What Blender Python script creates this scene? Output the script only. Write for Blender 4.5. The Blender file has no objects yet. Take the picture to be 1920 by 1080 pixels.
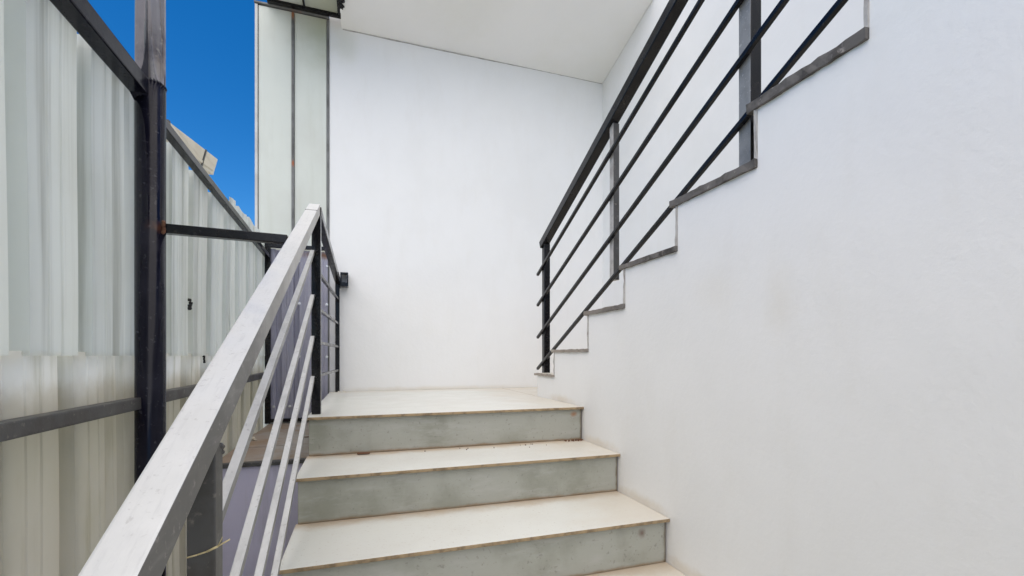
import bpy, bmesh, math, random
from mathutils import Vector, Matrix
random.seed(7)
C = bpy.context.scene
R = math.radians
H = 1.66                      # eye height above the ground; lengths below are measured from the eye

# ------------------------------------------------------------------ camera
cd = bpy.data.cameras.new('camera'); cam = bpy.data.objects.new('camera', cd); C.collection.objects.link(cam)
cd.sensor_width = 36.0; cd.lens = 851 / 1920 * 36.0; cd.shift_y = 128 / 1920
cd.clip_start = 0.02; cd.clip_end = 2000
cam.location = (0, 0, H); cam.rotation_euler = (R(90), 0, R(-18.2)); C.camera = cam

# ------------------------------------------------------------------ sky and sun
SUN = Vector((-0.25, -0.50, 1.0)).normalized()          # towards the sun
el = math.asin(SUN.z); az = math.atan2(SUN.x, SUN.y)
w = bpy.data.worlds.new('World'); C.world = w; w.use_nodes = True
nt = w.node_tree; bg = nt.nodes['Background']
sk = nt.nodes.new('ShaderNodeTexSky'); sk.sky_type = 'NISHITA'; sk.sun_disc = False
sk.sun_elevation = el; sk.sun_rotation = az; sk.altitude = 0; sk.air_density = 1.0; sk.dust_density = 0.4; sk.ozone_density = 8.0
hs = nt.nodes.new('ShaderNodeHueSaturation'); hs.inputs['Saturation'].default_value = 1.30; hs.inputs['Hue'].default_value = 0.503
nt.links.new(sk.outputs[0], hs.inputs['Color']); nt.links.new(hs.outputs[0], bg.inputs[0]); bg.inputs[1].default_value = 0.128
sd = bpy.data.lights.new('sun', 'SUN'); sun = bpy.data.objects.new('sun', sd); C.collection.objects.link(sun)
sd.energy = 3.4; sd.angle = R(100); sd.color = (1, 0.925, 0.785)
sun.rotation_euler = SUN.to_track_quat('Z', 'Y').to_euler(); sun.location = (-2, -4, 12)
C.view_settings.view_transform = 'Standard'; C.view_settings.look = 'None'
C.view_settings.exposure = 0.40; C.view_settings.use_white_balance = True; C.view_settings.white_balance_temperature = 6930; C.view_settings.gamma = 1; C.view_settings.use_curve_mapping = False
C.cycles.max_bounces = 12; C.cycles.diffuse_bounces = 8

# ------------------------------------------------------------------ materials
def mat(name, col, rough=0.6, metal=0.0, var=None, vscale=3.0, vamt=0.5, fine=None, fscale=60, bump=0.0, bscale=40, wave=0.0, spec=0.5,
        coat=0.0, streak=None, stamt=0.5, stscale=(30, 30, 1.2), coord='world'):
    m = bpy.data.materials.new(name); m.use_nodes = True
    N = m.node_tree.nodes; L = m.node_tree.links
    b = N['Principled BSDF']; b.inputs['Roughness'].default_value = rough; b.inputs['Metallic'].default_value = metal
    b.inputs['Specular IOR Level'].default_value = spec; b.inputs['Coat Weight'].default_value = coat; b.inputs['Coat Roughness'].default_value = 0.12
    if coord == 'world':
        g = N.new('ShaderNodeNewGeometry'); P = g.outputs['Position']
    else:
        tc = N.new('ShaderNodeTexCoord'); P = tc.outputs['Object']
    m['P'] = 1
    rgb = N.new('ShaderNodeRGB'); rgb.outputs[0].default_value = (*col, 1); cur = rgb.outputs[0]
    def noise(scale, detail=5, rgh=0.6, vec=None):
        n = N.new('ShaderNodeTexNoise'); n.inputs['Scale'].default_value = scale; n.inputs['Detail'].default_value = detail
        n.inputs['Roughness'].default_value = rgh; L.new(vec or P, n.inputs['Vector']); return n.outputs['Fac']
    def ramp(f, lo, hi, a=0.0, b_=1.0):
        r = N.new('ShaderNodeMapRange'); r.interpolation_type = 'SMOOTHSTEP'
        for i, v in enumerate((lo, hi, a, b_)): r.inputs[i + 1].default_value = v
        L.new(f, r.inputs[0]); return r.outputs[0]
    def mix(f, c2, amt=1.0):
        nonlocal cur
        x = N.new('ShaderNodeMix'); x.data_type = 'RGBA'
        if isinstance(f, float): x.inputs[0].default_value = f
        else:
            if amt != 1.0:
                q = N.new('ShaderNodeMath'); q.operation = 'MULTIPLY'; q.inputs[1].default_value = amt; L.new(f, q.inputs[0]); f = q.outputs[0]
            L.new(f, x.inputs[0])
        L.new(cur, x.inputs[6])
        if hasattr(c2, 'is_linked'): L.new(c2, x.inputs[7])
        else: x.inputs[7].default_value = (*c2, 1)
        cur = x.outputs[2]
    if var: mix(ramp(noise(vscale, 6), 0.42, 0.68), var, vamt)
    if streak:
        mp = N.new('ShaderNodeMapping'); mp.inputs['Scale'].default_value = stscale; L.new(P, mp.inputs[0])
        mix(ramp(noise(1.0, 6, 0.65, mp.outputs[0]), 0.48, 0.72), streak, stamt)
    if fine: mix(ramp(noise(fscale, 3), 0.60, 0.72), fine, 0.6)
    m_ctx = dict(N=N, L=L, P=P, noise=noise, ramp=ramp, mix=mix)
    m_ctx['get'] = lambda: cur
    def finish():
        L.new(cur, b.inputs['Base Color'])
        rv = ramp(noise(9, 4), 0.3, 0.7, max(0.02, rough - 0.08), min(1, rough + 0.1)); L.new(rv, b.inputs['Roughness'])
        if bump or wave:
            bp = N.new('ShaderNodeBump'); bp.inputs['Strength'].default_value = 1.0; bp.inputs['Distance'].default_value = 1.0
            a = N.new('ShaderNodeMath'); a.operation = 'MULTIPLY'; a.inputs[1].default_value = bump; L.new(noise(bscale, 4), a.inputs[0])
            a2 = N.new('ShaderNodeMath'); a2.operation = 'MULTIPLY_ADD'; a2.inputs[1].default_value = wave
            L.new(noise(2.2, 2), a2.inputs[0]); L.new(a.outputs[0], a2.inputs[2])
            L.new(a2.outputs[0], bp.inputs['Height']); L.new(bp.outputs[0], b.inputs['Normal'])
        return m
    m_ctx['finish'] = finish
    return m_ctx

def blob(x, centre, radius, soft=0.6, breakup=7.0):
    """mask of a stain with an uneven outline about a point in the place"""
    N, L = x['N'], x['L']
    s = N.new('ShaderNodeVectorMath'); s.operation = 'SUBTRACT'; L.new(x['P'], s.inputs[0]); s.inputs[1].default_value = (centre[0], centre[1], centre[2] + H)
    d = N.new('ShaderNodeVectorMath'); d.operation = 'DIVIDE'; L.new(s.outputs[0], d.inputs[0]); d.inputs[1].default_value = radius
    l = N.new('ShaderNodeVectorMath'); l.operation = 'LENGTH'; L.new(d.outputs[0], l.inputs[0])
    a = N.new('ShaderNodeMath'); a.operation = 'MULTIPLY_ADD'; L.new(x['noise'](breakup, 5), a.inputs[0]); a.inputs[1].default_value = 1.2; L.new(l.outputs['Value'], a.inputs[2])
    return x['ramp'](a.outputs[0], 1.6, 1.6 - soft - 0.4)

def axis_band(x, axis, lo, hi, a=0.0, b=1.0, wob=0.0, wscale=6.0):
    """0..1 along one world axis (z from the eye), wobbled by noise"""
    N, L = x['N'], x['L']
    s = N.new('ShaderNodeSeparateXYZ'); L.new(x['P'], s.inputs[0]); f = s.outputs[axis]
    if wob:
        q = N.new('ShaderNodeMath'); q.operation = 'MULTIPLY_ADD'; L.new(x['noise'](wscale, 5), q.inputs[0]); q.inputs[1].default_value = wob; L.new(f, q.inputs[2]); f = q.outputs[0]
        lo += wob * 0.5; hi += wob * 0.5
    k = H if axis == 2 else 0
    return x['ramp'](f, lo + k, hi + k, a, b)

def mul(x, f, g):
    q = x['N'].new('ShaderNodeMath'); q.operation = 'MULTIPLY'; x['L'].new(f, q.inputs[0]); x['L'].new(g, q.inputs[1]); return q.outputs[0]

M = {}
x = mat('white_plaster', (0.80, 0.80, 0.79), 0.75, var=(0.76, 0.76, 0.745), vscale=1.6, vamt=0.7, bump=0.0009, bscale=48, wave=0.008, spec=0.3, streak=(0.77, 0.765, 0.745), stamt=0.55, stscale=(9, 9, 2.5))
x['mix'](blob(x, (1.0, 0.88, 0.14), (0.4, 0.07, 0.15)), (0.68, 0.645, 0.56), 0.30)
x['mix'](blob(x, (1.0, 1.10, 0.2), (.4, .12, .12), breakup=5), (0.70, 0.675, 0.61), 0.3)
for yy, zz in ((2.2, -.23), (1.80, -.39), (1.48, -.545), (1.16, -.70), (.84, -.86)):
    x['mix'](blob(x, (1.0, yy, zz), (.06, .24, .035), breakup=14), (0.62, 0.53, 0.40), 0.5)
x['mix'](blob(x, (-.12, 3.3, 2.12), (.12, .2, .22), breakup=6), (0.66, 0.66, 0.56), 0.45)
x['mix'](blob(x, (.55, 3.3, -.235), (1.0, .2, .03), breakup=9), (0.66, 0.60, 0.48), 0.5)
M['plaster'] = x['finish']()
x = mat('ceiling_paint', (0.88, 0.88, 0.86), 0.8, var=(0.82, 0.82, 0.77), vscale=1.3, vamt=0.6, bump=0.0006, bscale=45, wave=0.006, spec=0.3)
M['ceil'] = x['finish']()
x = mat('cream_tile', (0.69, 0.695, 0.65), 0.42, var=(0.635, 0.62, 0.57), vscale=3.5, vamt=0.5, fine=(0.50, 0.46, 0.39), fscale=95, bump=0.0003, bscale=30)
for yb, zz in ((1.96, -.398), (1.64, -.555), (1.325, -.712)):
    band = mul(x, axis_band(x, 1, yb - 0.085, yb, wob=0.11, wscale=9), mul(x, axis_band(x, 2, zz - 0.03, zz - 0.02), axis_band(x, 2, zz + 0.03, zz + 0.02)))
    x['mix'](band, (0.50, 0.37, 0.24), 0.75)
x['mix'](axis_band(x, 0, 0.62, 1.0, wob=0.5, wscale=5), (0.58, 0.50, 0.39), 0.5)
x['mix'](axis_band(x, 1, 3.05, 3.3, wob=0.3, wscale=5), (0.60, 0.50, 0.37), 0.4)
M['tread'] = x['finish']()
x = mat('tile_body', (0.36, 0.26, 0.15), 0.8, var=(0.14, 0.10, 0.06), vscale=30, vamt=0.8, bump=0.0006, bscale=90)
M['tile_edge'] = x['finish']()
x = mat('grey_tile', (0.365, 0.365, 0.318), 0.5, var=(0.262, 0.266, 0.215), vscale=4, vamt=0.95, fine=(0.20, 0.195, 0.165), fscale=75, bump=0.0006, bscale=35,
        streak=(0.44, 0.43, 0.40), stamt=0.5, stscale=(7, 7, 30))
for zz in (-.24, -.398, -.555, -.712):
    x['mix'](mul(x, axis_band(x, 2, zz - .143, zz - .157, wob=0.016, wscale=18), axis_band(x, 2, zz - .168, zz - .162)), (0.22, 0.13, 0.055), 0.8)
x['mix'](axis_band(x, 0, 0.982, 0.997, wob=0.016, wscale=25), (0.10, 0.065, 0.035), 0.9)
x['mix'](blob(x, (0.955, 1.96, -.275), (0.022, .2, .018), breakup=30), (0.32, 0.14, 0.06), 0.9)
x['mix'](blob(x, (0.90, 1.325, -.60), (0.02, .2, .022), breakup=30), (0.12, 0.06, 0.04), 0.8)
M['riser'] = x['finish']()
x = mat('concrete', (0.34, 0.33, 0.31), 0.85, var=(0.26, 0.25, 0.23), vscale=4, vamt=0.8, bump=0.002, bscale=25)
M['concrete'] = x['finish']()
x = mat('black_paint', (0.004, 0.004, 0.006), 0.2, var=(0.014, 0.013, 0.013), vscale=14, vamt=0.6, fine=(0.035, 0.032, 0.03), fscale=80, bump=0.0003, bscale=60, spec=0.3)
M['black'] = x['finish']()
x = mat('pipe_paint', (0.005, 0.005, 0.011), 0.17, var=(0.016, 0.016, 0.026), vscale=9, vamt=0.6, fine=(0.06, 0.06, 0.07), fscale=70, bump=0.0004, bscale=40, spec=0.16)
x['mix'](blob(x, (-.53, 1.49, 0.35), (.05, .05, .024), breakup=40), (0.07, 0.028, 0.016), 0.8)
M['pipe'] = x['finish']()
x = mat('sky_sheen_pipe', (0.30, 0.30, 0.34), 0.10, 0.85, var=(0.06, 0.06, 0.10), vscale=6, vamt=0.8, streak=(0.52, 0.51, 0.51), stamt=0.85, stscale=(38, 38, 1.0), fine=(0.5, 0.5, 0.5), fscale=60, bump=0.0003, bscale=40)  # sky reflection on the dark post painted as silvery base and streaks
M['pipe_up'] = x['finish']()
x = mat('skylit_worn_metal', (0.66, 0.66, 0.65), 0.42, 0.2, var=(0.58, 0.58, 0.57), vscale=9, vamt=0.6, streak=(0.50, 0.50, 0.50), stamt=0.45, stscale=(160, 14, 40), fine=(0.45, 0.44, 0.43), fscale=120, bump=0.0004, bscale=50)  # scuffed handrail top, its sky brightness painted into the pale base
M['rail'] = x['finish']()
x = mat('shaded_worn_paint', (0.125, 0.122, 0.117), 0.42, 0.1, var=(0.11, 0.108, 0.105), vscale=12, vamt=0.7, streak=(0.26, 0.25, 0.24), stamt=0.4, stscale=(60, 8, 60), fine=(0.30, 0.28, 0.26), fscale=110)  # handrail sides, scuffed, with shade painted in as a darker base
x['mix'](axis_band(x, 1, 0.75, 1.35, wob=0.5, wscale=5), (0.46, 0.445, 0.42), 0.85)  # sides turn paler up the slope, a reflected sheen put into colour
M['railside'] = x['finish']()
x = mat('skylit_bar_top', (0.56, 0.56, 0.555), 0.42, 0.2, var=(0.44, 0.44, 0.43), vscale=14, vamt=0.7, fine=(0.3, 0.29, 0.28), fscale=110, streak=(0.66, 0.66, 0.65), stamt=0.5, stscale=(90, 9, 60))  # upper faces of the bars, sky light put into the colour
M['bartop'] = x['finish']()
x = mat('bar_paint', (0.27, 0.27, 0.265), 0.42, 0.2, var=(0.18, 0.18, 0.175), vscale=14, vamt=0.7, fine=(0.5, 0.49, 0.47), fscale=110)  # darker twin of the bar top tone, shading painted in
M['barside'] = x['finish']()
x = mat('dull_grey_paint', (0.07, 0.07, 0.07), 0.45, var=(0.045, 0.04, 0.035), vscale=14, vamt=0.8, fine=(0.22, 0.2, 0.18), fscale=60, bump=0.0005, bscale=60)
M['greypost'] = x['finish']()
x = mat('dusty_post', (0.46, 0.44, 0.415), 0.7, var=(0.24, 0.22, 0.20), vscale=20, vamt=0.7, bump=0.0005, bscale=60)
M['dusty'] = x['finish']()
x = mat('fence_sheet', (0.81, 0.83, 0.79), 0.36, var=(0.75, 0.765, 0.71), vscale=2.5, vamt=0.7, spec=0.5, bump=0.0003, bscale=30,
        streak=(0.38, 0.39, 0.345), stamt=0.66, stscale=(17, 17, 0.35))
M['sheet'] = x['finish']()
x = mat('fence_sheet_grimy', (0.88, 0.88, 0.84), 0.45, var=(0.83, 0.82, 0.74), vscale=3, vamt=0.6, bump=0.0004, bscale=30,
        streak=(0.50, 0.49, 0.38), stamt=0.5, stscale=(22, 22, 1.6))
x['mix'](axis_band(x, 2, -0.03, -0.105, wob=0.07, wscale=16), (0.36, 0.29, 0.15), 0.45)
x['mix'](mul(x, axis_band(x, 2, -0.55, -0.13, wob=0.5, wscale=6), axis_band(x, 2, -0.11, -0.14)), (0.45, 0.44, 0.32), 0.28)
M['sheet_low'] = x['finish']()
x = mat('lavender_sheet', (0.55, 0.545, 0.65), 0.38, var=(0.47, 0.47, 0.58), vscale=4, vamt=0.7, spec=0.5, bump=0.0003, bscale=30, streak=(0.60, 0.59, 0.66), stamt=0.4)
x['mix'](blob(x, (-.25, 3.25, .67), (.2, .2, .035), breakup=12), (0.30, 0.13, 0.05), 0.9)
M['lav'] = x['finish']()
x = mat('lavender_panel', (0.58, 0.56, 0.72), 0.35, var=(0.48, 0.465, 0.60), vscale=2.4, vamt=0.8, streak=(0.34, 0.33, 0.36), stamt=0.4, stscale=(14, 14, 1))
M['lavpanel'] = x['finish']()
x = mat('grey_board', (0.34, 0.32, 0.30), 0.75, var=(0.26, 0.19, 0.13), vscale=5, vamt=0.9, fine=(0.28, 0.24, 0.19), fscale=40, bump=0.001, bscale=40)
x['mix'](mul(x, axis_band(x, 0, -0.33, -0.55, wob=0.2, wscale=6), axis_band(x, 1, 3.4, 2.2, wob=.4)), (0.30, 0.18, 0.10), 0.6)
M['board'] = x['finish']()
x = mat('cladding', (0.60, 0.63, 0.57), 0.45, var=(0.545, 0.555, 0.50), vscale=2.0, vamt=0.6, streak=(0.52, 0.54, 0.46), stamt=0.35, stscale=(18, 18, 2), bump=0.0002, bscale=20)
x['mix'](mul(x, axis_band(x, 2, 1.75, 2.28, wob=0.6, wscale=3), axis_band(x, 0, -.5, -.2, wob=.2)), (0.36, 0.38, 0.25), 0.65)
M['clad'] = x['finish']()
x = mat('grey_sealant', (0.16, 0.165, 0.16), 0.6, var=(0.07, 0.07, 0.065), vscale=8, vamt=0.8, streak=(0.3, 0.3, 0.29), stamt=0.5, stscale=(9, 9, 3))
x['mix'](blob(x, (-.432, 3.27, 1.27), (.1, .1, .03), breakup=30), (0.30, 0.09, 0.03), 1.0)
x['mix'](blob(x, (-.432, 3.27, 2.25), (.1, .1, .04), breakup=30), (0.30, 0.11, 0.04), 0.9)
M['seal'] = x['finish']()
x = mat('cream_plank', (0.78, 0.73, 0.60), 0.7, var=(0.68, 0.61, 0.47), vscale=6, vamt=0.7, streak=(0.56, 0.49, 0.36), stamt=.5, stscale=(40, 3, 40))
M['plank'] = x['finish']()
x = mat('pale_trim', (0.56, 0.57, 0.55), 0.55, var=(0.42, 0.40, 0.37), vscale=8, vamt=0.6)
M['trim'] = x['finish']()
x = mat('screw_zinc', (0.75, 0.75, 0.76), 0.3, 0.6); M['zinc'] = x['finish']()
x = mat('dark_scrap', (0.010, 0.010, 0.010), 0.6); M['scrap'] = x['finish']()
x = mat('straw', (0.55, 0.46, 0.26), 0.7, var=(0.40, 0.33, 0.2), vscale=60); M['straw'] = x['finish']()
x = mat('dry_leaf', (0.14, 0.06, 0.03), 0.8, var=(0.08, 0.04, 0.02), vscale=60); M['leaf'] = x['finish']()
x = mat('pebble', (0.5, 0.45, 0.36), 0.8, var=(0.4, 0.36, 0.3), vscale=80); M['pebble'] = x['finish']()
x = mat('pale_ground', (0.46, 0.43, 0.38), 0.95, var=(0.38, 0.35, 0.30), vscale=0.8, vamt=0.8, fine=(0.22, 0.2, 0.17), fscale=12, bump=0.004, bscale=14)
M['ground'] = x['finish']()

# ------------------------------------------------------------------ mesh helpers
def box(bm, x0, x1, y0, y1, z0, z1, bev=0.0, seg=1):
    r = bmesh.ops.create_cube(bm, size=1.0, matrix=Matrix.Translation(((x0 + x1) / 2, (y0 + y1) / 2, (z0 + z1) / 2)) @ Matrix.Diagonal((x1 - x0, y1 - y0, z1 - z0, 1)))
    if bev:
        ed = list({e for v in r['verts'] for e in v.link_edges})
        bmesh.ops.bevel(bm, geom=ed, offset=bev, segments=seg, affect='EDGES', profile=0.6)
    return bm

def beam(bm, p, q, wid, hgt, up=(0, 0, 1), bev=0.003, cuts=0, wob=0.0):
    """square tube from p to q; wid is sideways, hgt along up"""
    p, q = Vector(p), Vector(q); d = q - p; l = d.length; yv = d.normalized()
    xv = yv.cross(Vector(up)).normalized(); zv = xv.cross(yv)
    mx = Matrix((xv, yv, zv)).transposed().to_4x4(); mx.translation = (p + q) / 2
    r = bmesh.ops.create_cube(bm, size=1.0, matrix=mx @ Matrix.Diagonal((wid, l, hgt, 1)))
    ed = list({e for v in r['verts'] for e in v.link_edges})
    if bev: bmesh.ops.bevel(bm, geom=ed, offset=bev, segments=2, affect='EDGES', profile=0.6)
    return bm

def tube(bm, p, q, r, seg=20, r2=None, cap=True):
    p, q = Vector(p), Vector(q); d = q - p
    mx = d.to_track_quat('Z', 'Y').to_matrix().to_4x4(); mx.translation = (p + q) / 2
    bmesh.ops.create_cone(bm, cap_ends=cap, segments=seg, radius1=r, radius2=r if r2 is None else r2, depth=d.length, matrix=mx)
    return bm

def weld(bm, p, r):
    """a lumpy bead of weld"""
    s = bmesh.ops.create_icosphere(bm, subdivisions=2, radius=r, matrix=Matrix.Translation(p))
    for v in s['verts']: v.co += (v.co - Vector(p)) * random.uniform(-.3, .25)

def nb(): return bmesh.new()

def link(name, bm, m, root=None, smooth=False, loc=None):
    """ONE mesh object; its coordinates are measured from the eye"""
    base = Vector(loc) if loc is not None else Vector((0, 0, 0))
    if root is not None and loc is None: base = Vector((0, 0, 0))
    me = bpy.data.meshes.new(name)
    off = Vector((0, 0, H)) if root is None else Vector((0, 0, H)) - root.location
    for v in bm.verts: v.co += off
    bmesh.ops.recalc_face_normals(bm, faces=bm.faces[:])
    bm.to_mesh(me); bm.free()
    for mm in (m if isinstance(m, (list, tuple)) else [m]): me.materials.append(mm)
    if smooth:
        for p in me.polygons: p.use_smooth = True
    o = bpy.data.objects.new(name, me); C.collection.objects.link(o)
    if root is not None: o.parent = root
    return o

def sub(name, bm, m, part, root, smooth=False):
    o = link(name, bm, m, root, smooth); o.parent = part; return o

def dup(part, root, off, name=None):
    c = part.copy(); C.collection.objects.link(c); c.parent = root; c.location = Vector(part.location) + Vector(off); return c

def tag(o, label, cat, group=None):
    o['label'] = label; o['category'] = cat
    if group: o['group'] = group
    return o

def thing(name, label, cat, base, group=None):
    o = bpy.data.objects.new(name, None); C.collection.objects.link(o)
    o.location = (base[0], base[1], base[2] + H); o.empty_display_size = 0.1
    return tag(o, label, cat, group)

def subdivide_y(bm, axis, step):
    lo = min(v.co[axis] for v in bm.verts); hi = max(v.co[axis] for v in bm.verts)
    n = int((hi - lo) / step)
    for i in range(1, n):
        co = [0, 0, 0]; co[axis] = lo + (hi - lo) * i / n; no = [0, 0, 0]; no[axis] = 1
        bmesh.ops.bisect_plane(bm, geom=bm.verts[:] + bm.edges[:] + bm.faces[:], plane_co=co, plane_no=no)

def edge_material(bm, test, idx):
    bm.normal_update()
    for f in bm.faces:
        if test(f.normal, f.calc_center_median()): f.material_index = idx

# ------------------------------------------------------------------ ground
GZ = -H
bm = nb()
xs = [-400, -60, -12, -3, 0, 3, 12, 60, 400]
gv = [[bm.verts.new((a, b, GZ)) for b in xs] for a in xs]
for i in range(8):
    for j in range(8): bm.faces.new((gv[i][j], gv[i + 1][j], gv[i + 1][j + 1], gv[i][j + 1]))
g = link('ground', bm, M['ground']); g['kind'] = 'structure'

# ------------------------------------------------------------------ walls and ceiling
YB = 3.30
t = thing('plaster_wall', 'tall plain white plaster wall at the back of the landing', 'wall', (0.8, YB + .1, GZ))
bm = nb(); box(bm, -.214, 2.10, YB, YB + .24, GZ, 3.0); link('wall_face', bm, M['plaster'], t)
# uneven open joint under the ceiling
bm = nb(); n = 60; rows = []
for i in range(n + 1):
    xx = -.13 + 1.99 * i / n; hh = (.0022 + .0022 * random.random()) * (1.5 if xx < .2 else 1); zz = 2.2295 - .003 * math.sin(xx * 3.1) + random.uniform(-.0012, .0012)
    rows.append([bm.verts.new(p) for p in ((xx, YB - .0015, zz + hh), (xx, YB - .0015, zz - hh), (xx, YB + .01, zz - hh), (xx, YB + .01, zz + hh))])
for i in range(n):
    for k in range(4): bm.faces.new((rows[i][k], rows[i + 1][k], rows[i + 1][(k + 1) % 4], rows[i][(k + 1) % 4]))
link('joint_crack', bm, M['dusty'], t)
t = thing('plaster_wall', 'white plaster wall seen through the black bars above the upper steps', 'wall', (1.97, 1, GZ))
bm = nb(); box(bm, 1.867, 2.10, -2.6, YB - .001, GZ, 3.0); link('wall_face', bm, M['plaster'], t)
# sloping ceiling over the landing
bm = nb()
y0, y1 = 2.60, YB - .002; z1 = 2.232; z0 = z1 + .27 * (y1 - y0)
X0, X1 = -.138, 1.865
vs = [bm.verts.new(p) for p in ((X0, y0, z0), (X1, y0, z0), (X1, y1, z1), (X0, y1, z1), (X0, y0, z0 + .16), (X1, y0, z0 + .16), (X1, y1, z1 + .16), (X0, y1, z1 + .16))]
for f in ((0, 1, 2, 3), (4, 5, 6, 7), (0, 1, 5, 4), (1, 2, 6, 5), (2, 3, 7, 6), (3, 0, 4, 7)): bm.faces.new([vs[i] for i in f])
o = link('ceiling', bm, M['ceil']); o['kind'] = 'structure'

# ------------------------------------------------------------------ lower flight of stairs and landing
XL, XR = -.203, 1.0
RY = [1.962, 1.640, 1.325]; TZ = [-.240, -.398, -.555]
for i in range(3, 9): RY.append(RY[-1] - .319); TZ.append(TZ[-1] - .157)
TZ.append(TZ[-1] - .157)
T = .012; OV = .019
st = thing('staircase', 'lower stairs with cream treads and grey risers climbing to the landing', 'stairs', (.4, 1.3, GZ))
bm = nb()
# concrete core under the tiles
prof = [(YB - .003, GZ), (YB - .003, TZ[0] - T)]
for i in range(9):
    prof.append((RY[i] + .012, TZ[i] - T)); prof.append((RY[i] + .012, TZ[i + 1] - T))
prof[-1] = (RY[8] + .012, GZ)
a = [bm.verts.new((XL + .012, y, z)) for y, z in prof]; b = [bm.verts.new((XR - .002, y, z)) for y, z in prof]
bm.faces.new(a); bm.faces.new(b[::-1])
for i in range(len(prof)):
    j = (i + 1) % len(prof); bm.faces.new((a[i], a[j], b[j], b[i]))
box(bm, XR + .001, 1.865, 2.552, YB - .003, GZ, TZ[0] - T)
link('stair_core', bm, M['concrete'], st)
def tread_mesh(yf, yb, z, x0=XL, x1=XR - .001):
    bm = nb(); box(bm, x0 - .008, x1, yf, yb, z - T, z, bev=.003, seg=2)
    edge_material(bm, lambda n, c: n.z < 0.4, 1)
    return bm
# landing top
bm = tread_mesh(RY[0] - OV, YB - .004, TZ[0]); link('landing_slab', bm, [M['tread'], M['tile_edge']], st)
bm = tread_mesh(2.56, YB - .004, TZ[0], XR + .009, 1.864); link('landing_slab', bm, [M['tread'], M['tile_edge']], st)
for i in range(1, 9):
    bm = tread_mesh(RY[i] - OV, RY[i - 1] + .010, TZ[i])
    link('tread', bm, [M['tread'], M['tile_edge']], st)
for i in range(0, 9):
    zb = TZ[i + 1] + .001 if i < 8 else GZ + .002
    bm = nb(); box(bm, XL, XR - .004, RY[i], RY[i] + .011, zb, TZ[i] - T - .0005, bev=.0015)
    link('riser', bm, M['riser'], st)

# ------------------------------------------------------------------ upper flight
SY = [2.55, 2.292, 1.897, 1.587, 1.268, .945, .664, .345, .026, -.293, -.612]       # faces of the risers, from the landing up
SZ = [-.090, .045, .216, .375, .528, .684, .841, .998, 1.155, 1.312, 1.469]
up = thing('staircase', 'upper stairs with a broad smooth white side wall rising to the right', 'stairs', (1.4, 1.0, GZ))
UT = .024
prof = [(SY[0], GZ)]
for i in range(11):
    prof.append((SY[i], SZ[i] - UT))
    prof.append((SY[i + 1] if i < 10 else -2.6, SZ[i] - UT))
prof.append((-2.6, GZ))
bm = nb()
ends = SY + [-2.6]
for X_ in (XR, 1.865):
    for i in range(11):
        bm.faces.new([bm.verts.new((X_, y, z)) for y, z in ((ends[i], GZ), (ends[i], SZ[i] - UT), (ends[i + 1], SZ[i] - UT), (ends[i + 1], GZ))])
for i in range(len(prof)):
    j = (i + 1) % len(prof)
    bm.faces.new([bm.verts.new(p) for p in ((XR, *prof[i]), (XR, *prof[j]), (1.865, *prof[j]), (1.865, *prof[i]))])
bmesh.ops.remove_doubles(bm, verts=bm.verts[:], dist=1e-5)
link('side_wall', bm, M['plaster'], up)
x = mat('dark_stone_edge', (0.13, 0.12, 0.11), 0.75, var=(0.035, 0.03, 0.027), vscale=16, vamt=0.9, fine=(0.34, 0.31, 0.28), fscale=50, bump=0.0015, bscale=50)
x['mix'](axis_band(x, 1, 1.35, 2.3), (0.36, 0.31, 0.26), 0.75)
M['stone_edge'] = x['finish']()
for i in range(11):
    yn = SY[i] + .030; yb = (SY[i + 1] if i < 10 else -2.6) + .001
    th_ = [.014, .014, .018, .018, .022, .024, .024][min(i, 6)]
    bm = nb(); box(bm, XR - .010, 1.864, yb, yn, SZ[i] - UT, SZ[i] - UT + th_)
    subdivide_y(bm, 1, .02)
    for v in bm.verts:
        if v.co.x < XR: 
            v.co.x += random.uniform(-.002, .003); v.co.z += random.uniform(-.0015, .0015)
    bm.normal_update()
    for f in bm.faces:
        if f.normal.z < .5: f.material_index = 1
    link('tread', bm, [M['tread'], M['stone_edge']], up)
    if i < 10:
        # rough exposed end of the riser tile
        bm = nb(); y = SY[i + 1]
        box(bm, XR - .004, 1.80, y + .001, y + .009, SZ[i] - UT + th_, SZ[i + 1] - UT - .001)
        subdivide_y(bm, 2, .02)
        for v in bm.verts:
            if v.co.x < XR: v.co.x += random.uniform(-.002, .003); v.co.y += random.uniform(-.001, .001)
        link('riser', bm, M['dusty'], up)

# ------------------------------------------------------------------ railing of the lower flight
HX_ = -.189
hz = lambda y: .042 + .5 * (y - .861)            # top of the sloping handrail
rl = thing('stair_railing', 'grey metal railing with silvery handrail along the open side of lower stairs', 'railing', (-.185, 2.05, -.24))
sl = Vector((0, 1, .5)).normalized(); upv = Vector((0, -.5, 1)).normalized()
def on_slope(y, drop): return (HX_, y, hz(y) - drop)
bm = nb(); beam(bm, on_slope(-1.2, .022), on_slope(2.045, .022), .042, .040, upv, .003)
# weld seams on the tube
edge_material(bm, lambda n, c: n.z < .6, 1)  # all but the top face takes the painted shade tone
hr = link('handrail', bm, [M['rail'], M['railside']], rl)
bm = nb(); weld(bm, (-.171, .655, -.113), .0045); weld(bm, (-.170, .661, -.115), .004); weld(bm, (-.170, .660, -.121), .0035)
sub('weld_bead', bm, M['greypost'], hr, rl, True)
bm = nb(); beam(bm, (HX_, 1.905, hz(1.905) - .0005), (HX_, 1.909, hz(1.909) - .0005), .043, .003, upv, 0)
sub('joint_line', bm, M['black'], hr, rl)
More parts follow.
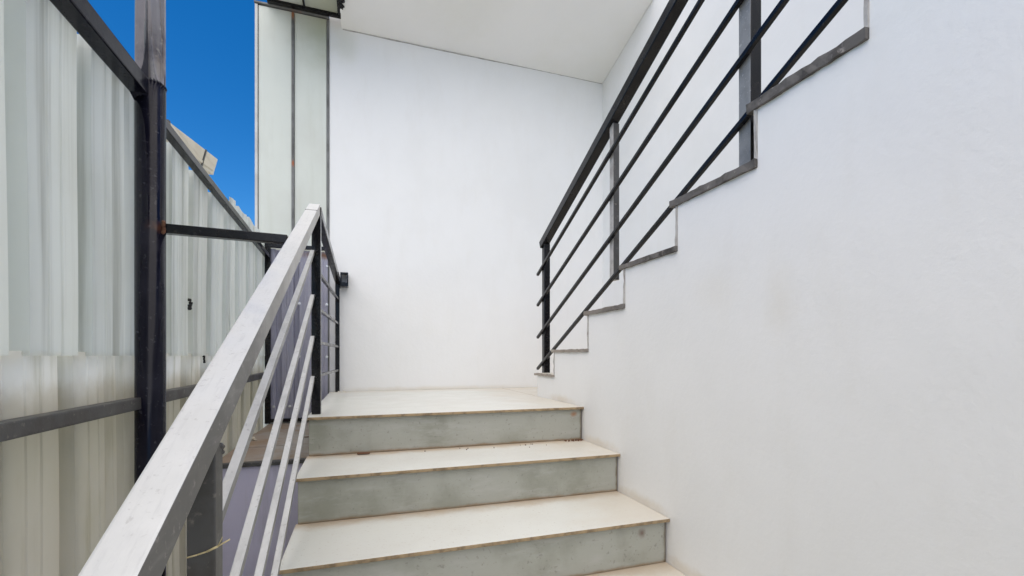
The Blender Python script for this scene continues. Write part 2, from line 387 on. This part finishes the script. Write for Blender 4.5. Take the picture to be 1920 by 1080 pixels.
# posts
bm = nb(); box(bm, -.2005, -.1655, 2.030, 2.066, -.240, hz(2.02) - .012, .003, 2); cp = link('post', bm, M['black'], rl)
cp['label'] = 'black corner post at the edge of the landing'
bm = nb(); box(bm, -.1985, -.1685, .631, .662, TZ[3] - .157, hz(.631) - .036, .002, 2); link('post', bm, M['greypost'], rl)
bm = nb(); box(bm, -.207, -.168, -.70, -.662, TZ[7], hz(-.70) - .038, .003, 2); link('post', bm, M['greypost'], rl)
bm = nb(); box(bm, -.175, -.148, 3.248, 3.275, -.240, .515, .003, 2); link('post', bm, M['black'], rl)
# four bars under the handrail
for k, zc in enumerate((.398, .215, .045, -.120)):
    bm = nb(); f = lambda y: zc - .52 * (1.97 - y)
    beam(bm, (-.2065, -1.1, f(-1.1)), (-.196, 2.032, f(2.032)), .0155, .0165, upv, .0018)
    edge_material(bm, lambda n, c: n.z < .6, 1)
    br = link('bar', bm, [M['bartop'], M['barside']], rl)
    bm = nb(); weld(bm, (-.186, 2.024, f(2.024) + .004), .006); weld(bm, (-.180, 2.026, f(2.026) - .006), .005); sub('weld_bead', bm, M['black'], br, rl, True)
# landing part
bm = nb(); beam(bm, (-.181, 2.046, .606), (-.158, 3.262, .500), .034, .034, (0, 0, 1), .003); link('handrail', bm, M['black'], rl)
for za, zb in ((.350, .383), (.197, .219), (.058, .0645), (-.080, -.093)):
    bm = nb(); beam(bm, (-.177, 2.066, za), (-.160, 3.25, zb), .014, .014, (0, 0, 1), .002); link('bar', bm, M['black'], rl)
bm = nb()
for k in range(10): weld(bm, (-.150 + random.uniform(-.030, .034), 3.262 + random.uniform(-.03, .02), -.239), random.uniform(.005, .011))
link('mortar_lump', bm, M['tread'], rl, True)
# open square stub bracket at the end post
bm = nb()
for (a0, a1, c0, c1) in ((-.142, -.135, .468, .560), (-.100, -.093, .468, .560), (-.135, -.100, .468, .494), (-.135, -.100, .553, .560)):
    box(bm, a0, a1, 3.225, 3.296, c0, c1)
box(bm, -.149, -.1415, 3.24, 3.29, .46, .52)
link('wall_bracket', bm, M['black'], rl)

# ------------------------------------------------------------------ railing of the upper flight
r2 = thing('stair_railing', 'black metal railing with four thin bars on the stepped white side wall', 'railing', (1.05, 2.54, -.09))
up2 = Vector((0, .452, 1)).normalized()
bm = nb(); beam(bm, (1.045, 2.575, .676), (1.045, -.75, .676 + .449 * 3.325), .045, .045, up2, .004); link('handrail', bm, M['black'], r2)
for (y, z, y2, z2) in ((2.632, .498, 1.186, 1.139), (2.632, .309, 1.030, 1.023), (2.632, .110, .884, .914), (2.632, -.083, .736, .804)):
    e = -.70; ze = z + (z2 - z) / (y2 - y) * (e - y)
    yy = 2.620
    bm = nb(); beam(bm, (1.028, yy, z - (z2 - z) / (y2 - y) * (2.632 - yy)), (1.028, e, ze), .0155, .0155, up2, .003); link('bar', bm, M['black'], r2)
zr = lambda y: .676 + .449 * (2.575 - y)
bm = nb(); box(bm, 1.034, 1.072, 2.525, 2.563, SZ[0] - .012, zr(2.545) + .0, .003, 2); link('post', bm, M['black'], r2)
bm = nb(); box(bm, 1.040, 1.070, 1.745, 1.778, .335, zr(1.76) - .02, .003, 2); edge_material(bm, lambda n, c: n.y < -.7, 1); o = link('post', bm, [M['dusty'], M['greypost']], r2); o['label'] = 'dusty pale post ending at the bottom bar'
bm = nb(); box(bm, 1.038, 1.078, 1.005, 1.048, SZ[4] - .004, zr(1.02) - .02, .003, 2); edge_material(bm, lambda n, c: n.x < -.7, 1); link('post', bm, [M['black'], M['barside']], r2)  # left face painted paler, as if lit by the open sky
bm = nb(); box(bm, 1.038, 1.078, -.35, -.307, SZ[8], zr(-.33) - .02, .003, 2); link('post', bm, M['black'], r2)

# ------------------------------------------------------------------ corrugated fence
FX = -.594
fc = thing('sheet_fence', 'tall fence of pale ribbed metal sheets on dark rails beside the stairs', 'fence', (FX, 1.5, GZ))
def profile(y0, y1, phase, per=.2085, pan=.154, depth=.070, slope=.003, extra=()):
    """points (y, x) of trapezoid ribs with fine stiffening grooves on the flats"""
    pts = []; n0 = int(math.floor((y0 - phase) / per)) - 1
    for n in range(n0, n0 + int((y1 - y0) / per) + 4):
        b = phase + n * per
        pts += [(b, 0)]
        for g_ in (.36, .64):
            gy = b + pan * g_; pts += [(gy - .005, 0), (gy - .002, -.0022), (gy + .002, -.0022), (gy + .005, 0)]
        pts += [(b + pan, 0), (b + pan + slope, -depth), (b + per - slope * 1.5, -depth)]
    pts = [p for p in pts if y0 <= p[0] <= y1 and not any(e0 < p[0] < e1 for e0, e1 in extra)]
    pts = [(y0, pts[0][1])] + pts + [(y1, pts[-1][1])]
    for e0, e1 in extra:
        n = 11
        for i in range(n):
            q = e0 + (e1 - e0) * (i + .5) / n
            pts.append((q, (-.013 if i % 3 == 1 else 0) + random.uniform(-.004, .002)))
    return sorted(pts)
def sheet(y0, y1, za, zb, phase, dx=0.0, ztop=None, swap=False, wav=.0025, **kw):
    bm = nb(); pr = profile(y0, y1, phase, **kw); nz = 14
    ph = random.uniform(0, 6)
    grid = []
    for y, xx in pr:
        col = []
        for k in range(nz + 1):
            tt = k / nz; zt = zb if ztop is None else ztop(y); z = za + (zt - za) * tt
            wv = wav * math.sin(z * 5.3 + ph) + wav * math.sin(y * 7 + z * 2.1 + ph * 2)
            col.append(bm.verts.new((y, z, xx + dx + wv)))
        grid.append(col)
    for i in range(len(grid) - 1):
        for k in range(nz): bm.faces.new((grid[i][k], grid[i + 1][k], grid[i + 1][k + 1], grid[i][k + 1]))
    if swap:
        for v in bm.verts: y, z, xx = v.co; v.co = Vector((y, swap - xx, z))
    else:
        for v in bm.verts: y, z, xx = v.co; v.co = Vector((FX + xx, y, z))
    r = bmesh.ops.solidify(bm, geom=bm.faces[:], thickness=.0012)
    return bm
link('sheet', sheet(-1.3, .62, 0.0, .735, 1.085, dx=.0), M['sheet'], fc)
link('sheet', sheet(.60, 1.60, .0012, .735, 1.085, dx=.003, extra=((1.37, 1.58),)), M['sheet'], fc)
link('sheet', sheet(1.59, 2.44, .002, .66, 1.755, dx=.0, ztop=lambda y: .705 - .047 * (y - 1.6)), M['sheet'], fc)
link('sheet', sheet(2.43, 3.27, .001, .75, 1.755, dx=.003, wav=.002, ztop=lambda y: .752 + .008 * math.sin(y * 23)), M['sheet'], fc)
link('sheet', sheet(-1.3, 1.0, GZ, .01, 1.03, dx=-.010, depth=.026), M['sheet_low'], fc)
link('sheet', sheet(.98, 1.62, GZ, .01, 1.03, dx=-.007, depth=.026, extra=((1.36, 1.58),)), M['sheet_low'], fc)
link('sheet', sheet(1.60, 3.27, GZ, .01, 1.70, dx=-.010, depth=.026), M['sheet_low'], fc)
# rails
bm = nb(); beam(bm, (FX + .028, -1.3, .722), (FX + .028, 1.475, .722), .042, .044, (0, 0, 1), .004)
beam(bm, (FX + .028, 1.455, .722), (FX + .030, 1.500, .700), .040, .042, (0, 0, 1), .003); link('top_rail', bm, M['pipe'], fc)
bm = nb(); beam(bm, (FX + .018, 1.52, .706), (FX + .018, 3.275, .636), .027, .027, (0, 0, 1), .003); link('top_rail', bm, M['black'], fc)
bm = nb(); beam(bm, (FX + .018, -1.3, -.122), (FX + .018, 1.475, -.126), .030, .031, (0, 0, 1), .003); link('bottom_rail', bm, M['greypost'], fc)
bm = nb(); beam(bm, (FX + .018, 1.52, -.122), (FX + .018, 3.26, -.116), .030, .034, (0, 0, 1), .003); link('bottom_rail', bm, M['greypost'], fc)
# round post standing against the fence, running up out of view
PX, PY = -.553, 1.492
bm = nb(); tube(bm, (PX, PY, GZ), (PX, PY, .742), .0345, 32); po = link('post', bm, M['pipe'], fc, True)
bm = nb(); tube(bm, (PX, PY, .742), (PX, PY, 1.9), .0335, 32); pe = link('post_extension', bm, M['pipe_up'], fc, True)
pe['label'] = 'upper length of the round post with a painted silvery sky sheen'
bm = nb()
for k in range(26):
    a_ = k / 26 * 2 * math.pi; weld(bm, (PX + .0335 * math.cos(a_), PY + .0335 * math.sin(a_), .742 + random.uniform(-.002, .002)), .0032)
sub('weld_bead', bm, M['pipe'], po, fc, True)
# brace bar from the post to the handrail
bm = nb(); beam(bm, (PX + .030, PY, .352), (-.212, PY, .346), .026, .026, (0, 0, 1), .0025); bz = link('brace', bm, M['black'], fc)
bm = nb()
for k in range(9): weld(bm, (PX + .036, PY - .014 + random.uniform(-.004, .004), .352 + (k - 4) * .0036), .0045)
sub('weld_bead', bm, M['leaf'], bz, fc, True)
# small dark bits caught on the sheets
for (y, z, s) in ((1.915, .187, 1), (2.06, -.012, .7)):
    bm = nb()
    for k in range(4): weld(bm, (FX + .004, y + random.uniform(-.008, .008) * s, z + (k - 1.5) * .010 * s), .0065 * s)
    link('fastener', bm, M['scrap'], fc, True)

# plank and its strap leaning behind the fence
pk = thing('plank', 'cream painted plank poking out above the far fence rail', 'plank', (-.70, 2.4, .8))
bm = nb(); A = Vector((-.705, 1.97, .812)); B = Vector((-.705, 2.60, .924))
beam(bm, A, B, .045, .105, (0, 0, 1), .002); beam(bm, A + Vector((.0245, 0, -.028)), B + Vector((.0245, 0, -.028)), .003, .012, (0, 0, 1), 0); 
for v in bm.verts:
    if (v.co - A).dot(Vector((0, -.18, 1))) < 0: v.co.y -= .085
link('board', bm, M['plank'], pk)
bm = nb(); d_ = (B - A).normalized(); q = A + d_ * .45; beam(bm, q, q + d_ * .016, .052, .108, (0, 0, 1), .001)
for v in bm.verts:
    if (v.co - A).dot(Vector((0, -.18, 1))) < 0: v.co.y -= .085
link('strap', bm, M['black'], pk)
bm = nb(); q = A + d_ * .02; beam(bm, q, q + d_ * .02, .052, .112, (0, 0, 1), .001); link('strap', bm, M['greypost'], pk)
bm = nb(); box(bm, -.730, -.680, 2.07, 2.11, GZ, .768); link('prop', bm, M['board'], pk)

# ------------------------------------------------------------------ lavender cross screen at the end of the fence
sc = thing('metal_screen', 'blue grey ribbed metal screen in a black frame between fence and white wall', 'screen', (-.4, 3.26, -.42))
YS = 3.262
def cross(x0, x1, za, zb, ph, dx): return sheet(x0, x1, za, zb, ph, dx=dx, swap=YS, per=.105, pan=.070, depth=.028, slope=.004, wav=.0012)
link('sheet', cross(-.575, -.222, .005, .692, -.50, .003), M['lav'], sc)
link('sheet', cross(-.575, -.222, -.42, .010, -.50, .0), M['lav'], sc)
bm = nb(); beam(bm, (-.60, YS - .018, .708), (-.225, YS - .018, .712), .026, .024, (0, 0, 1), .002); link('frame_bar', bm, M['black'], sc)
bm = nb(); box(bm, -.592, -.560, YS - .034, YS - .006, -.43, .696, .002); link('frame_bar', bm, M['black'], sc)
bm = nb(); beam(bm, (-.558, YS - .020, -.412), (-.225, YS - .020, -.412), .026, .022, (0, 0, 1), .002); link('frame_bar', bm, M['black'], sc)
first = None
for (sx, sz) in ((-.545, -.325), (-.452, -.325), (-.395, -.002), (-.228, .345), (-.228, -.004), (-.395, .345), (-.395, .62), (-.228, .60), (-.50, .62)):
    if first is None:
        bm = nb(); tube(bm, (sx, YS - .012, sz), (sx, YS - .004, sz), .0055, 8); tube(bm, (sx, YS - .004, sz), (sx, YS - .002, sz), .009, 10)
        first = link('screw', bm, M['zinc'], sc); s0 = (sx, sz)
    else: dup(first, sc, (sx - s0[0], 0, sz - s0[1]))

# ------------------------------------------------------------------ boarded ledge below the screen
lg = thing('ledge', 'low boarded ledge with a plain lavender front between fence and stairs', 'ledge', (-.39, 2.7, GZ))
bm = nb(); box(bm, -.575, XL - .012, 2.10, 2.112, GZ, -.452); link('front_panel', bm, M['lavpanel'], lg)
bm = nb(); box(bm, -.578, XL - .012, 2.085, 2.112, -.450, -.432, .002); link('edge_trim', bm, M['greypost'], lg)
for (ya, yb_, dz) in ((2.114, 2.43, 0), (2.434, 2.86, .003), (2.863, 3.255, 0)):
    bm = nb(); box(bm, -.572, XL - .013, ya, yb_, -.452, -.432 + dz, .002)
    for v in bm.verts: v.co.y += .05 * (v.co.x + .39) * (1 if ya > 2.2 or v.co.y > 2.3 else 0) * (0 if yb_ > 3 and v.co.y > 3.1 else 1)
    link('board', bm, M['board'], lg)
o = None
bm = nb(); weld(bm, (-.53, 2.60, -.424), .016); o = link('pebble', bm, M['pebble']); tag(o, 'small pale pebble lying on the boarded ledge by the fence', 'pebble')
bm = nb(); beam(bm, (-.30, 2.62, -.426), (-.235, 2.60, -.424), .007, .004, (0, 0, 1), .0008); o = link('dry_stalk', bm, M['leaf']); tag(o, 'thin reddish brown stalk lying on the ledge beside the stairs', 'stalk')

# ------------------------------------------------------------------ cladding strip and canopy panel
cl = thing('clad_pier', 'narrow pier of pale greenish cladding panels rising left of the back wall', 'pier', (-.44, 3.4, GZ))
bm = nb(); box(bm, -.655, -.216, YB + .006, YB + .238, GZ, 2.276); link('core', bm, M['trim'], cl)
bm = nb(); box(bm, -.642, -.4455, YB - .004, YB + .004, GZ, 2.270, .0015); link('panel', bm, M['clad'], cl)
bm = nb(); box(bm, -.428, -.232, YB - .004, YB + .004, GZ, 2.270, .0015); link('panel', bm, M['clad'], cl)
bm = nb(); box(bm, -.4445, -.4300, YB - .014, YB + .005, GZ, 2.268, .001); link('joint_strip', bm, M['seal'], cl)
bm = nb(); box(bm, -.231, -.2165, YB - .007, YB + .005, GZ, 2.268, .001); link('joint_strip', bm, M['seal'], cl)
bm = nb(); box(bm, -.660, -.6435, YB - .010, YB + .20, GZ, 2.272, .001); link('corner_trim', bm, M['trim'], cl)
bm = nb(); box(bm, -.6425, -.6395, YB - .0065, YB + .003, GZ, 2.271); link('joint_strip', bm, M['black'], cl)
bm = nb(); box(bm, -.664, -.215, YB - .016, YB + .242, 2.277, 2.288, .001); link('cap', bm, M['seal'], cl)

cn = thing('canopy', 'pale canopy panel in a black frame high beside the ceiling', 'canopy', (-.36, 3.0, 2.3))
ZC = 2.292
bm = nb(); box(bm, -.562, -.372, 2.46, 3.252, ZC + .006, ZC + .014); link('panel', bm, M['clad'], cn)
bm = nb(); box(bm, -.358, -.160, 2.46, 3.252, ZC + .006, ZC + .014); link('panel', bm, M['clad'], cn)
bm = nb(); box(bm, -.585, -.140, 3.254, 3.280, ZC - .012, ZC + .016, .002); link('frame_bar', bm, M['black'], cn)
bm = nb(); box(bm, -.582, -.5635, 2.45, 3.252, ZC - .008, ZC + .016, .002); link('frame_bar', bm, M['black'], cn)
bm = nb(); box(bm, -.371, -.359, 2.45, 3.252, ZC - .004, ZC + .016, .002); link('frame_bar', bm, M['black'], cn)
bm = nb(); box(bm, -.159, -.142, 2.45, 3.252, ZC - .008, ZC + .016, .002)
for k in range(7): weld(bm, (-.135 + random.uniform(-.012, .012), 3.12 + random.uniform(-.05, .05), ZC - .01 + random.uniform(-.012, .008)), .016)
link('frame_bar', bm, M['black'], cn)

# ------------------------------------------------------------------ small things
bm = nb()
pts = [(-.1975, .629, -.2380), (-.187, .629, -.2360), (-.177, .629, -.2335), (-.166, .630, -.2290), (-.154, .634, -.2235)]
for i in range(4): tube(bm, pts[i], pts[i + 1], .0010 if i != 2 else .0014, 6)
tube(bm, pts[3], (-.160, .626, -.217), .0005, 5)
o = link('dry_straw', bm, M['straw'], None, True); tag(o, 'thin dry straw stuck across the near railing post', 'straw')
bm = nb(); box(bm, -.02, .028, 1.925, 1.938, -.3955, -.388, .002); 
for v in bm.verts: v.co += Vector((random.uniform(-.003, .003), random.uniform(-.003, .003), 0 if v.co.z < -.393 else random.uniform(-.003, .002)))
o = link('leaf_scrap', bm, M['leaf']); tag(o, 'brown dry leaf scrap lying at the foot of the top riser', 'leaf')
bm = nb()
for k in range(26):
    p = (.998 - abs(random.gauss(0, .05)) - .006, 1.948 - abs(random.gauss(0, .012)), -.396); weld(bm, p, random.uniform(.002, .005))
for k in range(12): weld(bm, (random.uniform(.1, .95), 1.945 - abs(random.gauss(0, .05)), -.3968), random.uniform(.0015, .003))
o = link('dirt', bm, M['leaf']); o['kind'] = 'stuff'; o['label'] = 'brown dirt crumbs in the corner of the second tread'
